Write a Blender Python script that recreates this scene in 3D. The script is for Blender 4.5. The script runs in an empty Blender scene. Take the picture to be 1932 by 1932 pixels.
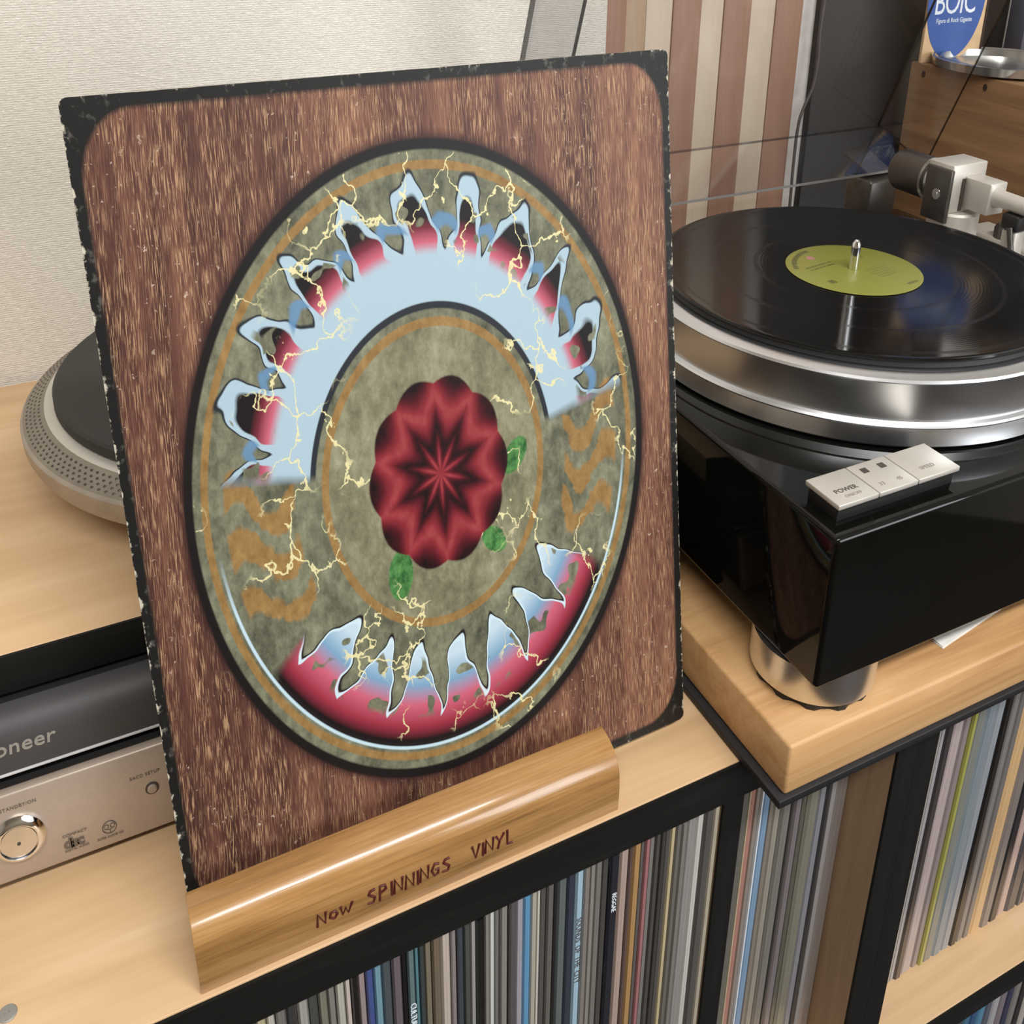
import bpy, bmesh, math, random
from mathutils import Vector, Matrix
random.seed(7)
scn = bpy.context.scene
COL = scn.collection
R_ = math.radians

# ------------------------------------------------------------------ camera
cam = bpy.data.cameras.new('camera')
camo = bpy.data.objects.new('camera', cam)
COL.objects.link(camo)
right = Vector((0.89928, -0.43720, 0.01241))
down = Vector((-0.14405, -0.32285, -0.93542))
fwd = Vector((0.41297, 0.83942, -0.35331))
m = Matrix.Identity(4)
for i in range(3):
    m[i][0] = right[i]; m[i][1] = -down[i]; m[i][2] = -fwd[i]
m[0][3], m[1][3], m[2][3] = -0.0021, -0.3889, 0.5276
camo.matrix_world = m
cam.sensor_fit = 'HORIZONTAL'; cam.sensor_width = 36.0
cam.lens = 1853.5 / 1932 * 36.0
cam.shift_x = (966 - 998.3) / 1932
cam.shift_y = (453.96 - 966) / 1932
cam.clip_start = 0.01
scn.camera = camo

# ------------------------------------------------------------------ world, lights, exposure
w = bpy.data.worlds.new('world'); scn.world = w; w.use_nodes = True
w.node_tree.nodes['Background'].inputs[0].default_value = (0.9, 0.95, 1.0, 1)
w.node_tree.nodes['Background'].inputs[1].default_value = 0.4

def area(name, loc, target, sx, sy, power, color, shape='RECTANGLE'):
    l = bpy.data.lights.new(name, 'AREA'); l.shape = shape; l.size = sx; l.size_y = sy
    l.energy = power; l.color = color
    o = bpy.data.objects.new(name, l); COL.objects.link(o); o.location = loc
    o.rotation_euler = (Vector(target) - Vector(loc)).to_track_quat('-Z', 'Y').to_euler()
    return o
area('ceiling_lamp_light', (0.10, -1.30, 2.08), (0.1, -0.4, 0), 2.1, 0.18, 62, (1.0, 0.975, 0.945))
area('window_daylight', (1.65, -2.8, 0.75), (0.3, 0.2, 0.1), 1.5, 1.6, 62, (0.92, 0.96, 1.0))
scn.view_settings.view_transform = 'Standard'
scn.view_settings.look = 'None'
scn.view_settings.gamma = 1.0
scn.view_settings.use_curve_mapping = False
scn.view_settings.exposure = -0.1

# ------------------------------------------------------------------ node helpers
class X:
    """a socket (or number) with arithmetic that lays down Math nodes"""
    nt = None
    def __init__(s, v): s.v = v
    @staticmethod
    def op(o, *a, clamp=False):
        n = X.nt.nodes.new('ShaderNodeMath'); n.operation = o; n.use_clamp = clamp
        for i, q in enumerate(a):
            q = q.v if isinstance(q, X) else q
            if isinstance(q, (int, float)): n.inputs[i].default_value = q
            else: X.nt.links.new(q, n.inputs[i])
        return X(n.outputs[0])
    def __add__(s, o): return X.op('ADD', s, o)
    __radd__ = __add__
    def __sub__(s, o): return X.op('SUBTRACT', s, o)
    def __rsub__(s, o): return X.op('SUBTRACT', o, s)
    def __mul__(s, o): return X.op('MULTIPLY', s, o)
    __rmul__ = __mul__
    def __truediv__(s, o): return X.op('DIVIDE', s, o)
    def __pow__(s, o): return X.op('POWER', s, o)
    def abs(s): return X.op('ABSOLUTE', s)
    def sin(s): return X.op('SINE', s)
    def mx(s, o): return X.op('MAXIMUM', s, o)
    def mn(s, o): return X.op('MINIMUM', s, o)
    def lt(s, o, soft=0.004): # 1 where s<o, soft edge
        return X.op('ADD', (o - s if isinstance(o, X) else X.op('SUBTRACT', o, s)) / soft, 0.5, clamp=True)
    def gt(s, o, soft=0.004):
        return X.op('ADD', (s - o) / soft, 0.5, clamp=True)
    def band(s, a, b, soft=0.004): return s.gt(a, soft) * s.lt(b, soft)

def newmat(name):
    mt = bpy.data.materials.new(name); mt.use_nodes = True
    nt = mt.node_tree; X.nt = nt
    return mt, nt, nt.nodes['Principled BSDF']
def setc(sock, c):
    sock.default_value = (c[0], c[1], c[2], 1)
def srgb(r, g, b):
    f = lambda v: (v / 255 / 12.92) if v / 255 <= 0.04045 else ((v / 255 + 0.055) / 1.055) ** 2.4
    return (f(r), f(g), f(b))
def coords(nt, kind='Object', scale=(1, 1, 1), rot=(0, 0, 0)):
    t = nt.nodes.new('ShaderNodeTexCoord'); mp = nt.nodes.new('ShaderNodeMapping')
    mp.inputs['Scale'].default_value = scale; mp.inputs['Rotation'].default_value = rot
    nt.links.new(t.outputs[kind], mp.inputs[0]); return mp.outputs[0]
def noise(nt, vec, scale=1.0, detail=3.0, rough=0.55, dist=0.0):
    n = nt.nodes.new('ShaderNodeTexNoise'); n.inputs['Scale'].default_value = scale
    n.inputs['Detail'].default_value = detail; n.inputs['Roughness'].default_value = rough
    n.inputs['Distortion'].default_value = dist
    nt.links.new(vec, n.inputs['Vector']); return X(n.outputs['Fac'])
def ramp(nt, fac, stops):
    n = nt.nodes.new('ShaderNodeValToRGB'); e = n.color_ramp.elements
    while len(e) < len(stops): e.new(0.5)
    for q, (p, c) in zip(e, stops): q.position = p; q.color = (c[0], c[1], c[2], 1)
    nt.links.new(fac.v, n.inputs[0]); return n.outputs[0]
def mixc(nt, fac, a, b):
    n = nt.nodes.new('ShaderNodeMix'); n.data_type = 'RGBA'
    f = fac.v if isinstance(fac, X) else fac
    if isinstance(f, (int, float)): n.inputs[0].default_value = f
    else: nt.links.new(f, n.inputs[0])
    for i, q in ((6, a), (7, b)):
        if isinstance(q, tuple): n.inputs[i].default_value = (q[0], q[1], q[2], 1)
        else: nt.links.new(q, n.inputs[i])
    return n.outputs[2]
def bump(nt, b, h, strength=0.2, dist=0.001):
    n = nt.nodes.new('ShaderNodeBump'); n.inputs['Strength'].default_value = strength
    n.inputs['Distance'].default_value = dist
    nt.links.new(h.v, n.inputs['Height']); nt.links.new(n.outputs[0], b.inputs['Normal'])

def plain(name, c, rough=0.5, metal=0.0, vary=0.06, scale=60, coat=0.0, spec=0.5):
    mt, nt, b = newmat(name)
    n = noise(nt, coords(nt), scale, 3)
    d = tuple(max(0, v * (1 - vary * 2)) for v in c); l = tuple(min(1, v * (1 + vary * 2)) for v in c)
    nt.links.new(ramp(nt, n, [(0.25, d), (0.75, l)]), b.inputs['Base Color'])
    b.inputs['Roughness'].default_value = rough; b.inputs['Metallic'].default_value = metal
    b.inputs['Coat Weight'].default_value = coat; b.inputs['Specular IOR Level'].default_value = spec
    return mt
def wood(name, dark, mid, light, axis='x', rough=0.45, fine=1.0, coat=0.0, streak=0.5, spec=0.5):
    mt, nt, b = newmat(name)
    s = {'x': (1.2, 14, 14), 'y': (14, 1.2, 14), 'z': (14, 14, 1.2)}[axis]
    s2 = {'x': (6, 260, 260), 'y': (260, 6, 260), 'z': (260, 260, 6)}[axis]
    n1 = noise(nt, coords(nt, scale=s), 1.6 * fine, 4, 0.6, 1.2)
    n2 = noise(nt, coords(nt, scale=s2), 1.0 * fine, 3, 0.7, 0.3)
    f = n1 * (1 - streak * 0.5) + n2 * (streak * 0.5)
    nt.links.new(ramp(nt, f, [(0.28, dark), (0.5, mid), (0.72, light)]), b.inputs['Base Color'])
    b.inputs['Roughness'].default_value = rough; b.inputs['Coat Weight'].default_value = coat
    b.inputs['Coat Roughness'].default_value = 0.12
    b.inputs['Specular IOR Level'].default_value = spec
    bump(nt, b, n2, 0.12, 0.0006)
    return mt
def brushed(name, c, rough=0.28, aniso=0.0):
    mt, nt, b = newmat(name)
    n = noise(nt, coords(nt, scale=(3, 3, 900)), 1.0, 2)
    nt.links.new((n * 0.03 + (rough - 0.015)).v, b.inputs['Roughness'])
    setc(b.inputs['Base Color'], c); b.inputs['Metallic'].default_value = 1.0
    b.inputs['Anisotropic'].default_value = aniso
    return mt

MT = {}
MT['beech'] = wood('pale beech wood', srgb(190, 155, 117), srgb(206, 172, 132), srgb(218, 187, 150), 'x', 0.42, streak=0.25)
MT['slab'] = wood('honey pine slab wood', srgb(170, 124, 78), srgb(200, 157, 108), srgb(216, 178, 132), 'x', 0.45, 1.2)
MT['stand'] = wood('varnished oak', srgb(104, 72, 38), srgb(166, 124, 74), srgb(194, 156, 104), 'x', 0.24, 2.2, coat=0.55, streak=0.7)
MT['box'] = wood('brown pine box wood', srgb(112, 84, 58), srgb(146, 112, 78), srgb(168, 134, 98), 'y', 0.6, 1.4)
MT['blackwood'] = wood('black stained wood', srgb(8, 8, 7), srgb(17, 17, 15), srgb(32, 31, 29), 'x', 0.7, 1.6, spec=0.25)
MT['blackwood_z'] = wood('black stained upright wood', srgb(10, 10, 9), srgb(18, 18, 17), srgb(28, 28, 26), 'z', 0.7, 1.6, spec=0.25)
MT['sidewood'] = wood('tan cabinet side', srgb(136, 110, 84), srgb(164, 136, 108), srgb(178, 150, 122), 'z', 0.6)
MT['walnut'] = wood('brown stripe wood', srgb(142, 108, 88), srgb(164, 128, 108), srgb(180, 146, 126), 'z', 0.5)
MT['maple'] = wood('cream stripe wood', srgb(196, 178, 156), srgb(212, 196, 174), srgb(222, 208, 188), 'z', 0.5)
MT['gloss_black'] = plain('piano black lacquer', (0.004, 0.004, 0.0035), 0.06, vary=0.05, spec=0.32)
MT['matte_black'] = plain('matte black plastic', (0.012, 0.012, 0.012), 0.5)
MT['dark_grey'] = plain('dark grey cloth', srgb(66, 66, 66), 0.9, scale=400)
MT['rubber'] = plain('dark rubber mat', srgb(52, 51, 49), 0.75, scale=300)
MT['rubber_black'] = plain('black rubber', (0.01, 0.01, 0.012), 0.55)
MT['alu'] = brushed('brushed aluminium', (0.76, 0.77, 0.78), 0.27)
MT['platter_alu'] = brushed('polished platter aluminium', (0.74, 0.75, 0.77), 0.3, 0.3)
MT['alu_satin'] = plain('satin silver', srgb(206, 202, 194), 0.45, metal=0.45, vary=0.02)
MT['champagne'] = plain('champagne aluminium panel', srgb(178, 163, 149), 0.45, metal=0.3, vary=0.02, scale=200)
MT['chrome'] = plain('chrome', (0.85, 0.85, 0.86), 0.08, metal=1.0, vary=0.01)
MT['gunmetal'] = plain('gunmetal', srgb(92, 88, 84), 0.35, metal=0.7)
MT['dotted'] = plain('platter strobe rim grey', srgb(142, 134, 122), 0.5, metal=0.4)
MT['platter_side'] = plain('platter cast side', srgb(170, 160, 148), 0.45, metal=0.5)
MT['paper'] = plain('white paper', srgb(232, 230, 224), 0.7)
MT['ink_dark'] = plain('dark grey print', srgb(70, 62, 56), 0.6)
MT['ink_grey'] = plain('light grey print', srgb(196, 196, 196), 0.45)
MT['ink_silver'] = plain('silver grey print', srgb(150, 146, 138), 0.45)
MT['ink_mid'] = plain('mid grey brown print', srgb(104, 92, 80), 0.6)
MT['ink_faint'] = plain('faint grey print', srgb(150, 144, 136), 0.6)
MT['marker'] = plain('dark red marker ink', srgb(84, 30, 28), 0.5)
MT['white_print'] = plain('white print', srgb(226, 236, 246), 0.5)
MT['blue_print'] = plain('blue enamel', srgb(52, 92, 164), 0.4)
MT['tan_board'] = plain('tan board', srgb(222, 190, 148), 0.6)
MT['grey_box'] = plain('slate grey card', srgb(84, 84, 94), 0.6)
MT['steel'] = plain('pale steel', srgb(190, 190, 188), 0.2, metal=0.9)
MT['cable'] = plain('grey cable sheath', srgb(92, 88, 86), 0.5)
MT['paint'] = plain('white wall paint', srgb(214, 210, 204), 0.8)
MT['room_tan'] = plain('dull tan wall', srgb(176, 164, 148), 0.8)
MT['ceiling'] = plain('ceiling white', srgb(226, 224, 218), 0.9)
MT['floor'] = wood('dark floor boards', srgb(38, 30, 24), srgb(54, 42, 34), srgb(66, 54, 44), 'x', 0.6)
MT['screw_grey'] = plain('dull zinc', srgb(150, 148, 144), 0.5, metal=0.3)
MT['hole'] = plain('dark screw hole', srgb(50, 34, 20), 0.8)

# wallpaper
mt, nt, b = newmat('woven wallpaper')
h1 = noise(nt, coords(nt, scale=(230, 230, 1000)), 1.0, 2, 0.6)
h2 = noise(nt, coords(nt, scale=(800, 800, 900)), 1.0, 1, 0.5)
h3 = noise(nt, coords(nt, scale=(5, 5, 5)), 1.0, 2, 0.5)
sw = nt.nodes.new('ShaderNodeSeparateXYZ'); nt.links.new(coords(nt), sw.inputs[0])
rows = (X(sw.outputs[2]) * 3600 + h1 * 3).sin() * 0.5 + 0.5
fleck = noise(nt, coords(nt, scale=(260, 260, 700)), 1.0, 1).gt(0.64, 0.05)
h = h1 * 0.55 + h2 * 0.25 + rows * 0.14 + fleck * 0.12
nt.links.new(ramp(nt, h * 0.8 + h3 * 0.2, [(0.3, srgb(200, 195, 184)), (0.5, srgb(222, 217, 206)), (0.68, srgb(242, 239, 230))]), b.inputs['Base Color'])
b.inputs['Roughness'].default_value = 0.85
bump(nt, b, h, 0.7, 0.0012)
MT['wallpaper'] = mt

# record sleeves: colour from the object
mt, nt, b = newmat('record spine card')
oi = nt.nodes.new('ShaderNodeObjectInfo')
v = noise(nt, coords(nt, scale=(3, 3, 5)), 1.5, 3, 0.6)
w2 = noise(nt, coords(nt, scale=(40, 40, 26)), 1.0, 3, 0.7)
st = noise(nt, coords(nt, scale=(16, 16, 0.6)), 1.0, 2, 0.5)
k = v * 0.5 + st * 0.9 + 0.3
mu = nt.nodes.new('ShaderNodeVectorMath'); mu.operation = 'SCALE'
nt.links.new(oi.outputs['Color'], mu.inputs[0]); nt.links.new(k.v, mu.inputs['Scale'])
wear = w2.gt(0.70, 0.08) * 0.55
nt.links.new(mixc(nt, wear, mu.outputs[0], srgb(190, 184, 174)), b.inputs['Base Color'])
b.inputs['Roughness'].default_value = 0.3
b.inputs['Coat Weight'].default_value = 0.5; b.inputs['Coat Roughness'].default_value = 0.2
MT['spine'] = mt

# tinted acrylic
def acrylic(name, tint, refl):
    mt, nt, b = newmat(name); nt.nodes.remove(b)
    tr = nt.nodes.new('ShaderNodeBsdfTransparent'); setc(tr.inputs[0], tint)
    gl = nt.nodes.new('ShaderNodeBsdfGlossy'); gl.inputs['Roughness'].default_value = 0.04
    setc(gl.inputs[0], (0.9, 0.9, 0.92))
    fr = nt.nodes.new('ShaderNodeLayerWeight'); fr.inputs[0].default_value = 0.5
    n = noise(nt, coords(nt), 25, 3)
    fac = (X(fr.outputs['Facing']) ** 4) * refl + 0.03 + n * 0.012
    mx = nt.nodes.new('ShaderNodeMixShader')
    nt.links.new(fac.v, mx.inputs[0]); nt.links.new(tr.outputs[0], mx.inputs[1]); nt.links.new(gl.outputs[0], mx.inputs[2])
    nt.links.new(mx.outputs[0], nt.nodes['Material Output'].inputs[0])
    return mt
MT['acrylic'] = acrylic('smoke tinted acrylic', (0.95, 0.95, 0.955), 0.28)
MT['acrylic_side'] = acrylic('smoke tinted acrylic side', (0.88, 0.88, 0.885), 0.8)
MT['edge_pale'] = acrylic('polished acrylic edge', (0.62, 0.62, 0.63), 0.6)
MT['frost'] = plain('frosted acrylic edge', srgb(140, 138, 135), 0.5)
MT['acrylic_edge'] = acrylic('smoke acrylic cut edge', (0.16, 0.16, 0.16), 0.3)

# vinyl
mt, nt, b = newmat('black vinyl')
setc(b.inputs['Base Color'], (0.006, 0.006, 0.006)); b.inputs['Roughness'].default_value = 0.16
c = coords(nt)
sx = nt.nodes.new('ShaderNodeSeparateXYZ'); nt.links.new(c, sx.inputs[0])
rr = X.op('SQRT', X(sx.outputs[0]) ** 2 + X(sx.outputs[1]) ** 2)
g = (rr * 2600).sin()
gap = (rr * 190).sin().gt(0.95, 0.1)
nt.links.new((0.11 + gap * 0.1).v, b.inputs['Roughness'])
b.inputs['Specular IOR Level'].default_value = 0.32
bump(nt, b, g, 0.01, 0.0003)
MT['vinyl'] = mt

# centre label of the spinning disc: lime card with rows of small print
mt, nt, b = newmat('lime record label')
c = coords(nt); sx = nt.nodes.new('ShaderNodeSeparateXYZ'); nt.links.new(c, sx.inputs[0])
px, py = X(sx.outputs[0]), X(sx.outputs[1])
ca, sa = math.cos(R_(8)), math.sin(R_(8))
lx = px * ca + py * sa; ly = py * ca - px * sa
ch = noise(nt, coords(nt, scale=(900, 240, 1)), 1.0, 1)
def lines(x0, x1, y0, y1, per):
    return lx.band(x0, x1, 0.0008) * ly.band(y0, y1, 0.0005) * (ly * (6.2832 / per)).sin().gt(0.1, 0.5) * ch.gt(0.42, 0.08)
pr = lines(-0.032, -0.004, 0.012, 0.021, 0.0045).mx(lines(0.004, 0.026, -0.024, -0.006, 0.0034) * 0.5)
pr = pr.mx(lx.band(-0.038, -0.032, 0.001) * ly.band(-0.012, -0.006, 0.001) * ch.gt(0.4, 0.1))
pr = pr.mx(lx.band(0.022, 0.027, 0.001) * ly.band(0.012, 0.016, 0.001) * 0.8)
pr = pr.mx(lx.band(0.010, 0.022, 0.001) * ly.band(-0.0435, -0.0405, 0.001) * ch.gt(0.35, 0.1))
ang = X.op('ARCTAN2', py, px); rad = X.op('SQRT', px ** 2 + py ** 2)
pr = pr.mx(rad.band(0.0425, 0.0465, 0.0006) * ang.band(1.75, 2.75, 0.02) * ch.gt(0.35, 0.1))
base = mixc(nt, pr * 0.75, srgb(128, 129, 54), srgb(60, 60, 24))
pk = (X.op('SQRT', (px + 0.016) ** 2 + (py - 0.031) ** 2)).lt(0.0034, 0.002) * 0.6
nt.links.new(mixc(nt, pk, base, srgb(200, 120, 150)), b.inputs['Base Color'])
b.inputs['Roughness'].default_value = 0.35
MT['lime'] = mt

# ------------------------------------------------------------------ picture sleeve print (plain abstract stand-in)
mt, nt, b = newmat('printed picture sleeve')
uvn = nt.nodes.new('ShaderNodeUVMap'); uvn.uv_map = 'UVMap'
sx = nt.nodes.new('ShaderNodeSeparateXYZ'); nt.links.new(uvn.outputs[0], sx.inputs[0])
a, bb = X(sx.outputs[0]), X(sx.outputs[1])
def uvmap(scale, rot=(0, 0, 0)):
    mp = nt.nodes.new('ShaderNodeMapping'); mp.inputs['Scale'].default_value = scale; mp.inputs['Rotation'].default_value = rot
    nt.links.new(uvn.outputs[0], mp.inputs[0]); return mp.outputs[0]
x = a - 0.5; y = bb - 0.5
rho = X.op('SQRT', x ** 2 + y ** 2) * 2
phi = X.op('ARCTAN2', x, y) * (180 / math.pi)      # 0 at the top, clockwise
# wood print
warp = noise(nt, uvmap((3, 1.2, 1)), 1.0, 2)
comb = nt.nodes.new('ShaderNodeCombineXYZ')
nt.links.new((a + (warp - 0.5) * 0.05 + (0.5 - a).mx(0) * (bb - 0.2) * (-0.22)).v, comb.inputs[0]); nt.links.new(bb.v, comb.inputs[1])
def wmap(s):
    mp = nt.nodes.new('ShaderNodeMapping'); mp.inputs['Scale'].default_value = s
    nt.links.new(comb.outputs[0], mp.inputs[0]); return mp.outputs[0]
n_f = noise(nt, wmap((560, 36, 1)), 1.0, 3, 0.6)
n_m = noise(nt, wmap((26, 2.0, 1)), 1.0, 3, 0.6)
n_l = noise(nt, wmap((6, 1.5, 1)), 1.0, 3, 0.5)
shade = n_m * 0.75 + n_l * 0.6 + a * 0.13 - 0.25  # grain tone, lighter towards the right: part print, part lighting painted in
wbase = ramp(nt, shade, [(0.26, srgb(58, 36, 32)), (0.44, srgb(96, 62, 53)), (0.58, srgb(120, 81, 66)), (0.74, srgb(146, 104, 80))])
flk = n_f.gt(0.56, 0.1)
n_g = noise(nt, wmap((40, 5, 1)), 1.0, 2)
wcol = mixc(nt, flk * n_g.gt(0.46, 0.25) * 0.8, wbase, srgb(188, 152, 116))
dk = n_f.lt(0.42, 0.08)
wcol = mixc(nt, dk * 0.5, wcol, srgb(56, 32, 30))
# scuffs
sc = noise(nt, uvmap((90, 90, 1)), 1.0, 3, 0.7); scm = noise(nt, uvmap((7, 7, 1)), 1.0, 2)
wcol = mixc(nt, sc.gt(0.66, 0.05) * scm.gt(0.5, 0.12) * 0.75, wcol, srgb(206, 188, 168))
# black border with rounded inner corners
hx, hy, rc = 0.484, 0.482, 0.075
qx = ((x - 0.0) .abs() - (hx - rc)).mx(0); qy = (y.abs() - (hy - rc)).mx(0)
sd = X.op('SQRT', qx ** 2 + qy ** 2) - rc
ew = noise(nt, uvmap((55, 55, 1)), 1.0, 3, 0.65)
black = mixc(nt, ew.gt(0.62, 0.1) * 0.35, srgb(26, 26, 25), srgb(120, 118, 110))
edge = x.abs().mx(y.abs())
black = mixc(nt, (edge + (ew - 0.56) * 0.03).gt(0.4985, 0.003) * 0.8, black, srgb(212, 206, 186))
col = mixc(nt, sd.gt(0.0, 0.006), wcol, black)
# disc: dark bevel, stone, gold rings
col = mixc(nt, rho.lt(0.85, 0.03), col, srgb(52, 30, 30))
col = mixc(nt, rho.lt(0.838, 0.008), col, srgb(24, 22, 22))
s1 = noise(nt, uvmap((14, 10, 1)), 1.0, 5, 0.7); s2 = noise(nt, uvmap((60, 44, 1)), 1.0, 3, 0.7)
stone = ramp(nt, s1 * 0.6 + s2 * 0.4, [(0.32, srgb(62, 64, 52)), (0.46, srgb(100, 102, 84)), (0.58, srgb(128, 130, 108)), (0.72, srgb(156, 160, 142))])
inner = ramp(nt, s1 * 0.6 + s2 * 0.4, [(0.32, srgb(84, 84, 66)), (0.48, srgb(122, 120, 96)), (0.6, srgb(146, 144, 118)), (0.74, srgb(172, 172, 150))])
stone = mixc(nt, rho.lt(0.40, 0.01), stone, inner)
col = mixc(nt, rho.lt(0.812, 0.006), col, stone)
gold = ramp(nt, s2, [(0.3, srgb(128, 98, 56)), (0.7, srgb(160, 128, 80))])
col = mixc(nt, rho.band(0.766, 0.788), col, gold)
# gold wavy bars at both sides
aph = phi.abs()
wv = (rho * 26 + s1 * 5).sin() * 5
bars = ((aph + wv - 86).abs().lt(3.2, 1.2)).mx((aph + wv - 98).abs().lt(3.6, 1.2)).mx((aph + wv - 110).abs().lt(2.8, 1.2))
col = mixc(nt, bars * rho.band(0.5, 0.72, 0.01), col, gold)
# upper arc with a flickering pale blue fringe
wob = noise(nt, uvmap((9, 9, 1)), 1.0, 2)
tooth = (phi * (math.pi / 180 * 11) + (wob - 0.5) * 3.4 + rho * 2.5).sin().abs()
tip = tooth ** 1.6
win = phi.band(-80, 80, 3)
top1 = 0.575 + tip * 0.185
col = mixc(nt, win * rho.gt(0.43) * rho.lt(top1 + 0.012, 0.008), col, srgb(40, 44, 50))
col = mixc(nt, win * rho.gt(0.448) * rho.lt(top1, 0.006), col, srgb(166, 190, 204))
ins = 0.545 + tip * 0.165
core = win * rho.lt(ins, 0.012) * rho.gt(0.565, 0.03) * tooth.gt(0.62, 0.05)
ccol = ramp(nt, (rho - 0.56) / 0.15, [(0.0, srgb(166, 188, 202)), (0.22, srgb(190, 96, 116)), (0.45, srgb(110, 40, 52)), (0.62, srgb(24, 20, 22))])
col = mixc(nt, core, col, ccol)
bl = win * (rho - (0.60 + (1 - tip) * 0.05)).abs().lt(0.016, 0.012) * tooth.lt(0.55, 0.1)
col = mixc(nt, bl * 0.85, col, srgb(96, 138, 176))
ho = noise(nt, uvmap((26, 26, 1)), 1.0, 1)
col = mixc(nt, win * rho.band(0.58, 0.72, 0.02) * ho.gt(0.6, 0.02) * rho.lt(top1 - 0.02, 0.01), col, stone)
# lower arc, fringe pointing inwards
win2 = aph.gt(122, 3)
tooth2 = (phi * (math.pi / 180 * 11) + (wob - 0.5) * 3.0 - rho * 2.0).sin().abs()
bot = 0.655 - (tooth2 ** 1.4) * 0.2
col = mixc(nt, win2 * rho.lt(0.75) * rho.gt(bot - 0.012, 0.008), col, srgb(30, 26, 28))
lcol = ramp(nt, (rho - 0.5) / 0.25, [(0.0, srgb(188, 210, 224)), (0.3, srgb(118, 158, 190)), (0.52, srgb(196, 96, 118)), (0.76, srgb(150, 48, 66)), (0.92, srgb(26, 18, 20))])
col = mixc(nt, win2 * rho.lt(0.738) * rho.gt(bot, 0.006), col, lcol)
col = mixc(nt, win2 * (rho - bot - 0.008).abs().lt(0.008, 0.006) * rho.lt(0.70, 0.01), col, srgb(200, 222, 232))
col = mixc(nt, win2 * ho.gt(0.59, 0.02) * rho.band(0.5, 0.66, 0.02) * rho.gt(bot + 0.02, 0.01), col, stone)
col = mixc(nt, aph.gt(100, 12) * rho.band(0.748, 0.757), col, srgb(188, 214, 226))
# inner gold ring and a plain crimson scalloped medallion
col = mixc(nt, rho.band(0.386, 0.41), col, gold)
gx = x * 1.0; gy = y * 1.0
def spot(cx, cy, rx, ry, ang):
    c_, s_ = math.cos(R_(ang)), math.sin(R_(ang))
    u_ = (x - cx) * c_ + (y - cy) * s_; v_ = (y - cy) * c_ - (x - cx) * s_
    return X.op('SQRT', (u_ / rx) ** 2 + (v_ / ry) ** 2)
green = ramp(nt, s2, [(0.35, srgb(36, 84, 42)), (0.65, srgb(92, 148, 82))])
for q in ((0.147, 0.0, 0.03, 0.018, 40), (0.096, -0.108, 0.026, 0.017, -35), (-0.084, -0.118, 0.022, 0.034, -10)):
    col = mixc(nt, spot(*q).lt(1.0, 0.12), col, green)
mr = X.op('SQRT', (x - 0.004) ** 2 + (y - 0.002) ** 2) * 2
mph = X.op('ARCTAN2', x - 0.004, y - 0.002)
lob = 0.238 + (mph * 5).sin().abs() * 0.02
med = mr.lt(lob, 0.006)
sh = ((mr * 36 + (mph * 5).sin().abs() * 2.2).sin() * 0.5 + 0.5) * 0.75 + s2 * 0.3
mcol = ramp(nt, sh, [(0.12, srgb(24, 9, 12)), (0.45, srgb(88, 20, 30)), (0.8, srgb(132, 40, 50)), (1.0, srgb(160, 70, 72))])
col = mixc(nt, med, col, mcol)
# cream crackle over the stone
vo = nt.nodes.new('ShaderNodeTexVoronoi'); vo.feature = 'DISTANCE_TO_EDGE'; vo.inputs['Scale'].default_value = 1.0
va = nt.nodes.new('ShaderNodeVectorMath'); va.operation = 'ADD'
nn = nt.nodes.new('ShaderNodeTexNoise'); nn.inputs['Scale'].default_value = 1.0; nn.inputs['Detail'].default_value = 4
nt.links.new(uvmap((26, 26, 1)), nn.inputs['Vector'])
vs = nt.nodes.new('ShaderNodeVectorMath'); vs.operation = 'SCALE'; vs.inputs['Scale'].default_value = 0.9
nt.links.new(nn.outputs['Color'], vs.inputs[0]); nt.links.new(uvmap((11, 11, 1)), va.inputs[0]); nt.links.new(vs.outputs[0], va.inputs[1])
nt.links.new(va.outputs[0], vo.inputs['Vector'])
cm = noise(nt, uvmap((5.3, 5.3, 1)), 1.0, 2)
crack = X(vo.outputs['Distance']).lt(0.016 + (s1 - 0.5) * 0.05, 0.012) * cm.gt(0.53, 0.05) * rho.lt(0.81) * med.lt(0.5)
col = mixc(nt, crack * 0.9, col, srgb(226, 218, 166))
nt.links.new(col, b.inputs['Base Color'])
b.inputs['Roughness'].default_value = 0.45
b.inputs['Specular IOR Level'].default_value = 0.25
bump(nt, b, n_f * 0.4 + rho.lt(0.82, 0.02), 0.08, 0.0004)
MT['print'] = mt
mt, nt, b = newmat('worn sleeve card edge')
e1 = noise(nt, coords(nt, scale=(130, 130, 60)), 1.0, 4, 0.7)
nt.links.new(ramp(nt, e1, [(0.5, srgb(24, 23, 21)), (0.58, srgb(130, 124, 108)), (0.66, srgb(206, 198, 178))]), b.inputs['Base Color'])
b.inputs['Roughness'].default_value = 0.7
MT['card_edge'] = mt
mt, nt, b = newmat('black sleeve card')
e1 = noise(nt, coords(nt, scale=(90, 90, 120)), 1.0, 4, 0.7)
nt.links.new(ramp(nt, e1, [(0.6, srgb(18, 18, 17)), (0.7, srgb(170, 164, 146))]), b.inputs['Base Color'])
b.inputs['Roughness'].default_value = 0.5
MT['card_black'] = mt

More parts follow.
